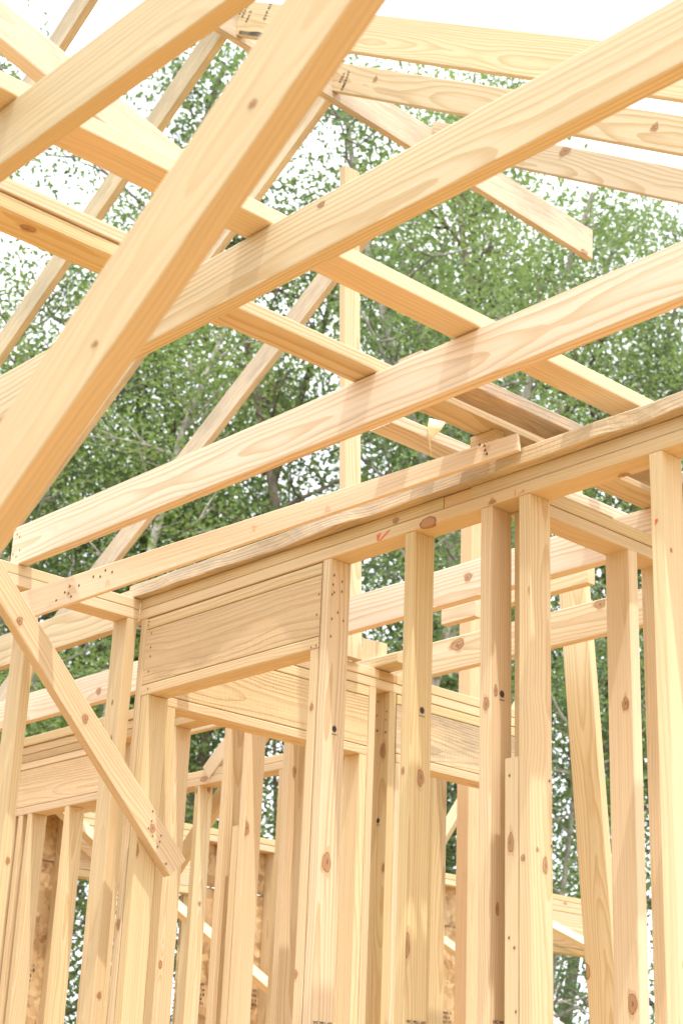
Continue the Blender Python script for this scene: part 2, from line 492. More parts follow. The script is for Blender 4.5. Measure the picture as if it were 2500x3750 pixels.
# ------------------------------------------------------------------ wall with door openings beyond (along X at y = 4.25)
fl = thing('stud_wall', (-6.2, 4.29, 0), 'pine stud wall farther back on the left with a header low behind the diagonal brace', 'wall')
b0, b1 = 4.25, 4.339
box('cap_board', -8.0, -5.9, b0 - .012, b1 + .03, 2.757, 2.803, PINE, fl)
box('top_plate', -8.0, x0 - .002, b0, b1, 2.7160, 2.7550, PINE, fl)
box('top_plate', -8.0, x0 - .002, b0, b1, ZB, 2.7145, PINE, fl)
box('header_plate', -7.30, -6.30, b0, b1, 2.640, 2.674, PINE, fl)
box('header', -7.30, -6.30, b0 + .001, b0 + .038, 2.452, 2.638, PINE_ROUGH, fl, col=(1.03, 1.0, .95))
box('header', -7.30, -6.30, b0 + .05, b1, 2.452, 2.638, PINE_ROUGH, fl)
box('header_plate', -7.30, -6.30, b0, b1, 2.413, 2.450, PINE, fl)
for xa, zt_ in ((-7.10, 2.412), (-7.035, 2.412), (-6.953, 2.412), (-6.629, 2.412), (-6.36, 2.412), (-6.295, 2.675), (-5.835, 2.675), (-5.441, 2.675), (-5.310, 2.675), (-5.049, 2.675)):
    o = box('stud', xa, xa + .038, b0, b1, .04, zt_, PINE, fl)
    if xa == -6.629: fs2 = o
    if xa == -5.310: fb = o
    if xa == -5.049: fc = o
box('stud', -5.350, -5.312, b0, b1, .04, 2.182, PINE, fl)
box('bottom_plate', -8.0, -5.80, b0, b1, 0, .038, PINE, fl)
box('bottom_plate', -5.441, x0 - .002, b0, b1, 0, .038, PINE, fl)

# ------------------------------------------------------------------ second wall beyond (y = 5.13)
ew = thing('stud_wall', (-6.4, 5.17, 0), 'plain pine stud wall farthest back behind the doorway, double plates and a slanted brace at its top', 'wall')
c0, c1 = 5.13, 5.219
box('top_plate', -8.0, x0 - .002, c0, c1, 2.7165, 2.7550, PINE, ew)
box('top_plate', -8.0, x0 - .002, c0, c1, ZB, 2.7145, PINE, ew)
for xa in (-6.787, -6.12, -5.70, -5.095):
    o = box('stud', xa, xa + .038, c0, c1, .04, ZB, PINE, ew)
    if xa == -6.787: es = o
box('bottom_plate', -8.0, x0 - .002, c0, c1, 0, .038, PINE, ew)

# ------------------------------------------------------------------ outer wall with OSB sheathing (along Y at x = -8.03)
fwl = thing('sheathed_wall', (-8.08, 7.0, 0), 'outer stud wall sheathed in reddish strand board, in the background behind all the studs', 'wall')
d0, d1 = -8.119, -8.030
box('top_plate', d0, d1, -1.6, 10.2, 2.7165, 2.7550, PINE, fwl)
box('top_plate', d0, d1, -1.6, 10.2, ZB, 2.7145, PINE, fwl)
for ya, yb in ((5.212, 6.10), (9.20, 10.1)):
    box('header_plate', d0, d1, ya, yb, 2.638, 2.675, PINE, fwl)
    box('header', d1 - .038, d1 - .001, ya, yb, 2.384, 2.636, PINE_GRAIN, fwl)
    box('header_plate', d0, d1, ya, yb, 2.342, 2.382, PINE, fwl)
for y in (-1.5, -1.1, -.69, -.28, .12, .53, .94, 1.34, 1.75, 2.15, 2.56, 2.97, 3.37, 3.78, 4.18, 4.59, 5.172, 6.105, 6.37, 6.735, 7.14, 7.55, 7.95, 8.225, 8.62, 9.16, 10.1):
    box('stud', d0, d1, y, y + .038, .04, ZB, PINE, fwl)
box('bottom_plate', d0, d1, -1.6, 10.2, 0, .038, PINE, fwl)
def sheet(ya, yb, za, zb):
    V, F = prism(yb - ya, zb - za, .012, r=.001)
    M_ = Matrix.Translation((d0 - .0075, (ya + yb) / 2, (za + zb) / 2)) @ Matrix(((0, 0, 1, 0), (1, 0, 0, 0), (0, 1, 0, 0), (0, 0, 0, 1)))
    return mesh_obj('sheathing_panel', V, F, OSB, fwl, M_)
for ya, yb in ((-1.6, .7), (.702, 3.1), (3.102, 5.19), (6.10, 8.2), (8.202, 9.2)):
    for za, zb in ((0, 1.20), (1.204, 2.412), (2.418, 2.755)):
        sheet(ya, yb, za, zb)
for ya, yb in ((3.1, 5.17), (6.14, 9.15)):
    V, F = prism(yb - ya, .0045, .0006, r=.0001)
    M_ = Matrix.Translation((d0 + .0005, (ya + yb) / 2, 2.408)) @ Matrix(((0, 0, 1, 0), (1, 0, 0, 0), (0, 1, 0, 0), (0, 0, 0, 1)))
    mesh_obj('red_edge_line', V, F, plain('osb_edge_paint', (.45, .17, .10), .9), fwl, M_)
# rows of black panel print
for (ya, yb) in ((4.95, 5.12), (6.15, 6.32), (6.56, 6.72), (8.24, 8.46)):
    V, F = [], []
    y = ya
    while y < yb:
        for z in (1.83, 1.80, 1.77, 1.745, 1.72):
            if rng.random() < .72:
                w_, h_ = rng.uniform(.006, .014), rng.uniform(.010, .017)
                k = len(V); xx = d0 + .0005
                V += [(xx, y, z), (xx, y + w_, z), (xx, y + w_, z + h_), (xx, y, z + h_)]
                F.append((k, k + 1, k + 2, k + 3))
        y += .017
    mesh_obj('panel_print', V, F, INK, fwl)

# let-in temporary braces on the outer wall, sunlit on their top edges
gb = 'temporary braces nailed inside the sheathed outer wall'
for (ya, za, yb, zb, lab) in (
        (4.75, 2.86, 5.46, 2.47, 'short temporary brace crossing the far header at the left edge of the framing'),
        (5.55, 2.44, 7.35, 1.50, 'long temporary brace with a white sunlit top edge, crossing behind the middle studs'),
        (7.85, 2.41, 9.1, 1.93, 'temporary brace with a white top edge seen between the two middle-right studs'),
        (9.0, 2.58, 10.2, 2.30, 'temporary brace crossing the far header on the right, beside the leaning board'),
        (9.05, 1.94, 10.2, 1.50, 'lowest temporary brace, its tip showing at the bottom edge right of centre')):
    beam('diagonal_brace', (-7.955, ya, za), (-7.955, yb, zb), .040, .105, (.77, 0, .64), PINE_CLEAR, label=lab, cat='brace', group=gb)

# ------------------------------------------------------------------ ceiling joists over this room
gj = 'ceiling joists over the near room'
jB = box('ceiling_joist', -4.684, .2, 2.690, 2.728, ZT + .001, 2.896, PINE_GRAIN, label='lowest near joist, its left end resting on the left wall plate', cat='joist', group=gj)
jA = box('ceiling_joist', -4.684, .2, 2.004, 2.045, ZT + .001, 2.896, PINE_GRAIN, label='middle ceiling joist with bold cathedral grain running up to the upper right corner', cat='joist', group=gj)
box('ceiling_joist', -4.684, .2, 1.338, 1.376, ZT + .001, 2.898, PINE_CLEAR, label='nearest ceiling joist, soft out of focus across the upper left corner', cat='joist', group=gj)

# joists of the next room
gk = 'ceiling joists of the room beyond the main wall'
ks = ((3.356, 'joist just behind the main wall, seen through the left wall beside the corner'),
      (3.958, 'upper joist seen between the studs beyond the main wall'),
      (4.585, 'lower joist seen between the studs beyond the main wall'),
      )
for y, lab in ks:
    o = box('ceiling_joist', -8.1, .2, y, y + .038, ZT + .004 if y > 3.5 else ZT + .002, 2.895, PINE_GRAIN, label=lab, cat='joist', group=gk)

# ------------------------------------------------------------------ boards lying on top of the joists (run along Y)
j1, j2 = [o_ for o_ in C.objects if o_.name.startswith('ceiling_joist')][-2:]
gf = 'flat boards laid across the tops of the joists'
ZJ = 2.899
bl = box('flat_board', -2.614, -2.518, .3, 4.3, ZJ, ZJ + .040, PINE_CLEAR, label='long flat board crossing on top of all three near joists down to the bark-edged board', cat='board', group=gf)
box('flat_board', -2.862, -2.772, 2.74, 4.6, ZJ + .001, ZJ + .040, PINE_GREY, label='grey weathered flat board beside the yellow tag, ending on the main wall', cat='board', group=gf)
box('flat_board', -2.990, -2.892, 2.16, 4.6, ZJ, ZJ + .038, PINE_GRAIN, label='flat board with brown swirling grain next to the weathered board', cat='board', group=gf)
box('flat_board', -3.195, -3.108, 2.952, 4.6, ZJ, ZJ + .038, PINE_GRAIN, label='short flat board with its rough sawn end showing, left of the yellow tag', cat='board', group=gf)
w4 = beam('flat_board', (-2.958, .3, ZJ + .0195), (-2.958, 2.245, ZJ + .0195), .098, .038, (1, 0, 0), PINE, label='lower of two stacked flat boards on the left, with a knot and a bark edge', cat='board', group=gf, wane=.010)
box('flat_board', -2.992, -2.905, .3, 2.05, ZJ + .041, ZJ + .079, PINE_GRAIN, label='upper of two stacked flat boards on the left', cat='board', group=gf)
box('support_block', -3.006, -2.912, 3.176, 3.214, 2.806, ZJ - .001, PINE_CLEAR, label='short upright block wedged under the flat board behind the end of the rail', cat='block', col=(.95, .85, .76))

# sloping brace on edge, upper left
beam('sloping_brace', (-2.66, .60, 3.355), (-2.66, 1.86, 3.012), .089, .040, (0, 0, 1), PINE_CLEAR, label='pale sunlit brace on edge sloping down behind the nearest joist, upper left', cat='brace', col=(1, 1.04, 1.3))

# near diagonal board, out of focus
ua = Vector((1, 0, .688)).normalized()
pn = Vector((-.688, 0, 1)).normalized()
pm = Vector((-1.2694, 1.10, 2.2768)) + pn * .068

FB = beam('diagonal_board', tuple(pm - ua * .93 + Vector((0, .021, 0))), tuple(pm + ua * 1.7 + Vector((0, .021, 0))), .138, .044, tuple(pn), PINE_CLEAR, label='big blurred diagonal board nearest the camera, from lower left to the top edge', cat='board', col=(.93, .88, .80))

# temporary rail
RAIL0, RAIL1 = (-4.615, 2.700, 2.596), (-2.797, 3.150, 2.812)
rail = beam('rail_board', RAIL0, RAIL1, .100, .016, (0, 0, 1), PINE_CLEAR, label='thin pale rail slanting from behind the brace up to the bark-edged board', cat='board', col=(1.08, 1.08, 1.14))
for v_ in rail.data.vertices:                 # ripped on a taper: wide at the brace, narrow at the far end
    v_.co.y *= 1.04 - .52 * (v_.co.x / (Vector(RAIL1) - Vector(RAIL0)).length + .5)

# diagonal corner brace
brace = beam('corner_brace', (-4.516, 2.267, 2.922), (-4.516, 3.352, 1.816), .089, .038, (0, 1, 1), PINE, label='diagonal corner brace with four round knots, nailed to the left side of the doorway', cat='brace')

# ------------------------------------------------------------------ gable roof beyond: ridge along Y, rafters both ways
rb = beam('ridge_board', (-5.011, 2.2, 5.782), (-5.011, 6.228, 5.640), .184, .038, (0, 0, 1), PINE_WORN, label='long ridge board high up, its cut end hanging free at the upper right', cat='ridge board')
gl = 'rafters sloping down to the left from the ridge'
gr = 'rafters sloping down to the right from the ridge'
SL = math.tan(R(32.6))
def rafter(side, y, length, mat, label, group, name='rafter', w=.14, zz=5.655):
    u = Vector((side, 0, -SL)).normalized()
    nrm = Vector((side * SL, 0, 1)).normalized()
    xs = -4.991 if side > 0 else -5.031
    base = Vector((xs, y + .019, zz)) + nrm * (w / 2)
    base -= u * (w / 2 * SL)
    return beam(name, tuple(base), tuple(base + u * length), w, .038, tuple(nrm), mat, label=label, cat='rafter', group=group, sh0=SL * 1.0 if False else (-SL))
for y, lab in ((3.03, 'left-hand rafter nearest the upper left corner, partly hidden by the pale brace'),
               (3.65, 'left-hand rafter reaching down to the left edge below the stacked boards'),
               (4.31, 'left-hand rafter mostly hidden behind the big blurred diagonal board'),
               (5.00, 'left-hand rafter with black mould spots beside the tall upright post'),
) :
    rafter(-1, y, 5.2, PINE_WORN, lab, gl)
rr = []
for y, lab in ((3.70, 'topmost right-hand rafter with its bark edge and ink stamps at the ridge'),
               (4.29, 'second right-hand rafter from the top with a round knot near the ridge'),
               (4.97, 'lowest right-hand rafter, starting behind the middle joist')):
    rr.append(rafter(1, y, 5.2, PINE_GRAIN if y > 3.8 else PINE, lab, gr, w=.165 if y < 3.8 else .14))

rr1, rr2, rr3 = rr
# ------------------------------------------------------------------ posts
beam('roof_post', (-4.612, 4.205, ZT + .003), (-4.745, 4.205, 5.06), .089, .038, (0, 1, 0), PINE, label='tall upright post on the cross wall, its free top above the middle joist', cat='post')
box('roof_post', -5.360, -5.284, 5.60, 5.689, 0, 4.15, PINE_CLEAR, label='double post seen between two studs right of centre, pinkish left half', cat='post', col=(1, .9, .84))
box('cleat', -4.212, -4.035, 4.30, 4.338, 2.838, 2.928, PINE, label='short cleat with nail holes fixed under the joists beside the double post', cat='block')
box('flat_block', -4.655, -4.50, 4.352, 4.452, ZT + .003, ZT + .041, PINE_GRAIN, label='small flat plank lying on the cross wall plate beside the tall post', cat='block')
beam('leaning_board', (-3.915, 5.02, .02), (-4.185, 5.02, 3.6), .137, .038, (1, 0, 0), PINE, label='wide board leaning between the studs on the right, its edge lit white', cat='board')
box('cleat', -3.95, -3.478, 4.28, 4.318, 2.842, 2.93, PINE, label='cleat under the joist at the top of the leaning board', cat='block')

# bevelled brace on the farthest wall, and braces at the far walls
beam('slanted_brace', (-6.70, 5.17, 2.735), (-5.95, 5.17, 3.35), .089, .089, (0, 0, 1), PINE, label='slanted timber rising from the farthest wall plate with a cluster of nail holes', cat='brace')
beam('slanted_brace', (-7.25, 5.30, 2.20), (-6.35, 5.30, 3.05), .089, .04, (0, 0, 1), PINE, label='slanted timber behind the short stud under the farthest plates', cat='brace')
beam('slanted_brace', (-8.9, 8.4, 2.2), (-8.0, 9.1, 4.2), .12, .04, (1, 0, 0), PINE, label='slanted timber standing beyond the outer wall in the narrow gap right of centre', cat='brace')
beam('wedge_board', (-4.92, 4.62, 2.76), (-4.92, 4.62, 2.985), .12, .038, (1, 0, 0), PINE, label='small pointed board end behind the tall post', cat='board', sh1=-.35)

# ------------------------------------------------------------------ trees
def make_branch(V, F, pts, rad):
    n_ = 7
    base = len(V)
    for i, (p, r_) in enumerate(zip(pts, rad)):
        d_ = (pts[min(i + 1, len(pts) - 1)] - pts[max(i - 1, 0)]).normalized()
        a = d_.orthogonal().normalized(); b_ = d_.cross(a)
        for k in range(n_):
            an = 2 * math.pi * k / n_
            V.append(p + (a * math.cos(an) + b_ * math.sin(an)) * r_)
    for i in range(len(pts) - 1):
        for k in range(n_):
            q_ = base + i * n_ + k; w_ = base + i * n_ + (k + 1) % n_
            F.append((q_, w_, w_ + n_, q_ + n_))

def tree_meshes(seed, H, crown0, spread, nclump, nleaf, leaf=.10, lean=0.):
    g = random.Random(seed)
    V, F = [], []
    ends = []
    def grow(p, d_, L, r_, lev):
        pts, rad = [p], [r_]
        k_ = 6 if lev == 0 else 4
        for i in range(k_):
            d_ = (d_ + Vector((g.gauss(0, 1), g.gauss(0, 1), g.gauss(0, .5))) * (.07 if lev == 0 else .2) + Vector((0, 0, .05 if lev else 0))).normalized()
            p = p + d_ * (L / k_)
            pts.append(p); rad.append(r_ * (1 - .72 * (i + 1) / k_))
        make_branch(V, F, pts, rad)
        return pts, rad
    tp, trd = grow(Vector((0, 0, 0)), Vector((lean, 0, 1)).normalized(), H * .93, H * .0058 + .02, 0)
    nb = 17
    for b_ in range(nb):
        u = crown0 + (1 - crown0) * (b_ + .5) / nb * .97
        fi = u * (len(tp) - 1); i = min(int(fi), len(tp) - 2)
        p = tp[i].lerp(tp[i + 1], fi - i)
        an = b_ * 2.4 + g.uniform(-.4, .4)
        up = g.uniform(.35, .95)
        L = spread * (1.12 - .75 * abs(u - crown0 - .3)) * g.uniform(.65, 1.1)
        if u > .85: L *= .6
        pts, rad = grow(p, Vector((math.cos(an), math.sin(an), up)), L, .008 + trd[i] * .38, 1)
        ends += [pts[-1], pts[-2], pts[2].lerp(pts[3], .5)]
        for s_ in range(4):
            j = g.choice((1, 2, 3))
            pp = pts[j]
            d2 = Vector((g.gauss(0, 1), g.gauss(0, 1), g.uniform(-.1, .9)))
            p2, _ = grow(pp, d2, L * g.uniform(.3, .55), .011 + rad[j] * .5, 2)
            ends += [p2[-1], p2[-2]]
    ends.append(tp[-1])
    LV, LF, LC = [], [], []
    per = nleaf // nclump
    for c_ in range(nclump):
        e = g.choice(ends) + Vector((g.gauss(0, .22), g.gauss(0, .22), g.gauss(0, .18)))
        cr = g.choice((g.uniform(.12, .24), g.uniform(.2, .36), g.uniform(.34, .55)))
        tone = g.random()
        for l_ in range(max(8, int(per * (cr / .30) ** 1.6 * g.uniform(.7, 1.3)))):
            p = e + Vector((g.gauss(0, cr), g.gauss(0, cr), g.gauss(0, cr * .62)))
            nn_ = Vector((g.gauss(0, .8), g.gauss(0, .8), 1)).normalized()
            a = nn_.orthogonal().normalized()
            a.rotate(Matrix.Rotation(g.uniform(0, 6.28), 3, nn_))
            b_ = nn_.cross(a)
            s_ = leaf * g.uniform(.65, 1.2)
            k = len(LV)
            LV += [p - a * s_ * .5, p + b_ * s_ * .27 + nn_ * s_ * .06, p + a * s_ * .5 - nn_ * s_ * .08, p - b_ * s_ * .27 + nn_ * s_ * .06]
            LF.append((k, k + 1, k + 2, k + 3))
            LC.append((min(1, max(0, tone * .7 + g.random() * .3)), g.random() ** 2, 0, 1))
    return V, F, LV, LF, LC

TREES = {}
def tree_kind(key, seed, H, crown0, spread, nclump, nleaf, leaf, lean=0.):
    V, F, LV, LF, LC = tree_meshes(seed, H, crown0, spread, nclump, nleaf, leaf, lean)
    tm = bpy.data.meshes.new('trunk'); tm.from_pydata([tuple(v) for v in V], [], F); tm.update()
    tm.polygons.foreach_set('use_smooth', [True] * len(tm.polygons)); tm.materials.append(None)
    cm = bpy.data.meshes.new('crown'); cm.from_pydata([tuple(v) for v in LV], [], LF); cm.update()
    ca = cm.color_attributes.new('leaf', 'FLOAT_COLOR', 'CORNER')
    buf = []
    for c_ in LC: buf += list(c_) * 4
    ca.data.foreach_set('color', buf)
    cm.materials.append(None)
    zs = sorted(v.z for v in LV)
    up_ = [v for v in LV if v.z > zs[int(len(zs) * .93)]]
    TREES[key] = (tm, cm, zs[int(len(zs) * .992)], sum(v.x for v in up_) / len(up_), sum(v.y for v in up_) / len(up_))
tree_kind('tall', 3, 17., .42, 1.9, 270, 10500, .10)
tree_kind('broad', 11, 13., .36, 2.7, 240, 8200, .098)
tree_kind('thin', 23, 15.5, .42, 1.35, 170, 6300, .098, .05)
tree_kind('bushy', 31, 8., .08, 2.4, 220, 9000, .098)

def tree(key, dx, dist, ytop, rz, leafm, bark, label, group=None, name='broadleaf_tree', foot=False):
    """tree standing dist metres away in the direction dx, tall enough to reach the height ytop seen in the photo"""
    d_ = fw + rt * ((dx * 2500 / 1568 - 1250) / 6008.26) + dn * ((ytop * 2500 / 1568 - 1875) / 6008.26)
    h = Vector((d_.x, d_.y, 0)).length
    top = .97 + d_.z / h * (dist - 1.0) + .5
    sc = top / TREES[key][2]
    sw = .5 * (sc + 1)
    ox, oy = TREES[key][3] * sw, TREES[key][4] * sw          # put the crown's top, not the foot, in that direction
    ox, oy = ox * math.cos(rz) - oy * math.sin(rz), ox * math.sin(rz) + oy * math.cos(rz)
    if foot: ox = oy = 0
    r_ = thing(name, (d_.x / h * dist - ox, d_.y / h * dist - oy, -.5), label, 'tree', group)
    r_.rotation_euler = (0, 0, rz); r_.scale = (sw, sw, sc)
    for nm, me, mt in (('trunk', TREES[key][0], bark), ('crown', TREES[key][1], leafm)):
        o_ = bpy.data.objects.new(nm, me); C.objects.link(o_); o_.parent = r_
        o_.material_slots[0].link = 'OBJECT'; o_.material_slots[0].material = mt
    return r_
gt = 'trees of the wood behind the house'
T = tree
T('tall', 560, 22, -10, .4, LEAF_B, BARK_G, 'tallest dark tree, its crown behind the top of the big diagonal board', gt)
T('tall', 750, 21, 30, 2.9, LEAF_B, BARK_G, 'tall dark tree behind the top of the upright post', gt)
T('thin', 470, 22, 90, 4.1, LEAF_B, BARK_B, 'slender tree left of the big diagonal board, below the near end of the ridge', gt)
T('thin', 40, 24, 10, .9, LEAF_B, BARK_G, 'thin high tree reaching the upper left corner', gt)
T('thin', 205, 17, 330, 2.5, LEAF_A, BARK_P, 'slender tree with the pale mottled trunk seen in the gap of the left wall', gt, foot=True)
T('thin', 742, 16, 300, 1.4, LEAF_B, BARK_P, 'slender tree whose pale grey trunk stands just left of the upright post', gt, foot=True)
T('thin', 330, 19, 520, 3.7, LEAF_A, BARK_G, 'slender tree with a grey leaning stem above the left end of the lowest joist', gt, foot=True)
T('tall', 330, 25, 380, 5.0, LEAF_A, BARK_B, 'leafy tree between the two left-hand rafters at the left', gt)
T('broad', -60, 23, 420, 3.0, LEAF_C, BARK_B, 'broad tree at the left edge, partly out of the frame', gt)
T('broad', 400, 26, 560, 1.7, LEAF_A, BARK_B, 'broad tree with brown leaning stems left of centre', gt)
T('broad', 150, 28, 640, 2.3, LEAF_C, BARK_B, 'fresh green tree behind the stacked flat boards', gt)
T('broad', 570, 27, 640, 5.4, LEAF_A, BARK_B, 'tree filling the gap left of the slanting mouldy rafter', gt)
T('thin', 850, 24, 300, 1.1, LEAF_C, BARK_B, 'light slender tree just right of the upright post', gt)
T('thin', 1010, 25, 80, 3.3, LEAF_C, BARK_B, 'thin tree whose tip shows between the two upper right-hand rafters', gt)
T('tall', 1150, 26, 70, 5.6, LEAF_A, BARK_B, 'tall green tree topping out between the right-hand rafters', gt)
T('broad', 960, 28, 560, 2.2, LEAF_C, BARK_B, 'yellowish green tree right of the upright post, behind the middle joist', gt)
T('broad', 1120, 27, 520, 4.4, LEAF_C, BARK_B, 'fresh green tree with yellowish leaves under the ridge board', gt)
T('thin', 1235, 27, 430, 2.1, LEAF_A, BARK_G, 'tree with a straight grey stem right of centre, below the ridge end', gt, foot=True)
T('thin', 1270, 25, 520, 5.2, LEAF_A, BARK_P, 'slender pale stem close beside the straight grey one', gt, foot=True)
T('broad', 1330, 26, 560, 1.2, LEAF_A, BARK_B, 'full green tree under the free end of the ridge', gt)
T('tall', 1430, 29, 400, .5, LEAF_B, BARK_G, 'blue-green tree at the upper right behind the lowest rafter', gt)
T('tall', 1560, 28, 430, 3.6, LEAF_B, BARK_B, 'blue-green tree at the right edge of the photo', gt)
T('broad', 1490, 31, 640, 4.0, LEAF_B, BARK_B, 'bluish tree behind the end of the lowest joist', gt)
T('bushy', 330, 25, 930, 1.3, LEAF_A, BARK_B, 'bushy tree above the left end of the lowest joist', gt)
T('bushy', 60, 26, 1040, 4.9, LEAF_B, BARK_B, 'bushy tree at the left edge behind the left wall', gt)
T('bushy', 520, 27, 1020, .7, LEAF_B, BARK_B, 'bushy tree above the pale rail', gt)
T('bushy', 150, 20, 1560, .3, LEAF_C, BARK_B, 'low fresh green bushy tree at the bottom left between the studs', gt)
T('bushy', 640, 22, 1400, 2.2, LEAF_A, BARK_B, 'low bushy tree behind the doorway', gt)
T('bushy', 880, 29, 1480, 3.3, LEAF_B, BARK_B, 'farther bushy tree behind the middle studs', gt)
T('bushy', 1030, 23, 1560, 4.0, LEAF_B, BARK_B, 'low dark bushy tree in the narrow gap right of the double studs', gt)
T('bushy', 1200, 28, 1380, .8, LEAF_A, BARK_B, 'farther bushy tree behind the right-hand studs', gt)
T('bushy', 1340, 20, 1400, 5.5, LEAF_B, BARK_P, 'low dark bushy tree behind the leaning board', gt)
T('bushy', 1380, 27, 1040, 2.8, LEAF_A, BARK_B, 'dense bushy tree behind the right end of the bark-edged board', gt)

# ------------------------------------------------------------------ knots, nail holes, stamps and chalk marks on the boards
bpy.context.view_layer.update()
KNOT = lumber("knot_wood", (.50, .29, .15), (.30, .15, .07), ring=.0035, knots=0.)
RIM = plain("knot_rim", (.27, .15, .085), .7)
HALO = lumber("knot_halo", (.70, .52, .32), (.60, .42, .24), ring=.004, knots=0.)

def decal(o, polys, ax, sgn, mat, lift=.0004):
    """lay small flat world-space polygons on one face of a board, inside the board's own mesh"""
    w, t, L_, bow_ = DIM[o.name]
    Mi = o.matrix_world.inverted()
    nv = Vector((0, 0, 0)); nv[ax] = sgn
    ln = Mi.to_3x3() @ nv
    la = max(range(3), key=lambda i: abs(ln[i]))
    s_ = 1 if ln[la] > 0 else -1
    half = (1e9, w / 2, t / 2)
    me = o.data
    mats = [m_.name for m_ in me.materials]
    if mat.name not in mats: me.materials.append(mat); mats.append(mat.name)
    mi = mats.index(mat.name)
    bm = bmesh.new(); bm.from_mesh(me)
    for P in polys:
        vs = []
        for p in P:
            l = Mi @ Vector(p)
            for i in (1, 2):
                if i == la: l[i] = s_ * (half[i] + lift)
                else: l[i] = max(-half[i] + .0036, min(half[i] - .0036, l[i]))
            u_ = min(1, max(0, l.x / L_ + .5))
            l.y += bow_ * 4 * u_ * (1 - u_)
            vs.append(bm.verts.new(l))
        try:
            f = bm.faces.new(vs); f.material_index = mi
            f.normal_update()
            want = Vector((0, 0, 0)); want[la] = s_
            if f.normal.dot(want) < 0: f.normal_flip()
        except ValueError: pass
    bm.to_mesh(me); bm.free()

def ellipse(c, ax, ra, rb, n_=14, wob=.12, ph=0.):
    """ellipse in the plane across axis ax; rb is the vertical radius"""
    u, v = ((1, 2), (0, 2), (0, 1))[ax]
    P = []
    for k in range(n_):
        a = 2 * math.pi * k / n_ + .1
        f = 1 + wob * math.sin(3 * a + ph) * .5 + wob * math.sin(5 * a + 2 * ph) * .4
        p = list(c); p[u] += math.cos(a) * ra * f; p[v] += math.sin(a) * rb * f
        P.append(tuple(p))
    return P

def knot(o, ax, c, rad, el, sgn=None):
    sg = sgn or {0: 1, 1: -1, 2: -1}[ax]
    ph = rng.uniform(0, 6)
    horizontal = abs(o.matrix_world.to_3x3().col[0].z) < .6
    ra, rb = (rad * el, rad) if horizontal else (rad, rad * el)
    ra *= .78; rb *= .78
    if ax == 2: ra, rb = (ra, rb) if abs(o.matrix_world.to_3x3().col[0].x) > .5 else (rad * .8, rad * el * .8)
    decal(o, [ellipse(c, ax, ra * 1.22, rb * 1.45, 18, .3, ph)], ax, sg, HALO, .0003) if rad > .010 else None
    decal(o, [ellipse(c, ax, ra, rb, 18, .14, ph)], ax, sg, RIM, .0006)
    decal(o, [ellipse(c, ax, ra * .90, rb * .91, 18, .14, ph)], ax, sg, KNOT, .0009)
    e = tuple(v + (rng.uniform(-.2, .2) * rad if i != ax else 0) for i, v in enumerate(c))
    decal(o, [ellipse(e, ax, ra * .22, rb * .3, 10, .4, ph)], ax, sg, RIM, .0012)

def holes(o, ax, sg, pts, r_=.0029):
    for p in pts:
        sg2 = {0: 1, 1: -1, 2: -1}[ax]
        decal(o, [ellipse(p, ax, r_ * 1.7, r_ * 2.2, 10, .5, p[2] * 99)], ax, sg2, HALO, .0004)
        decal(o, [ellipse(p, ax, r_, r_ * 1.25, 10, .2, p[2] * 50)], ax, sg2, HOLE, .0008)

def stamp(o, ax, c, r_=.0105):
    u = 1 if ax == 0 else 0
    P = []
    for k in range(44):
        a = math.pi * k / 22; q_ = r_ * (1. if k % 2 else .72)
        p = list(c); p[u] += q_ * math.cos(a); p[2] += q_ * math.sin(a) * 1.1; P.append(tuple(p))
    decal(o, [P], ax, {0: 1, 1: -1}[ax], INK, .0007)
    x = -r_; Q = []
    while x < r_:
        w_ = r_ * rng.uniform(.12, .2); h_ = r_ * rng.uniform(.2, .32)
        q = []
        for (a, b2) in ((x, -1.75 * r_), (x + w_, -1.75 * r_), (x + w_, -1.75 * r_ + h_), (x, -1.75 * r_ + h_)):
            p = list(c); p[u] += a; p[2] += b2; q.append(tuple(p))
        Q.append(q); x += w_ * 1.4
    decal(o, Q, ax, {0: 1, 1: -1}[ax], INK, .0007)

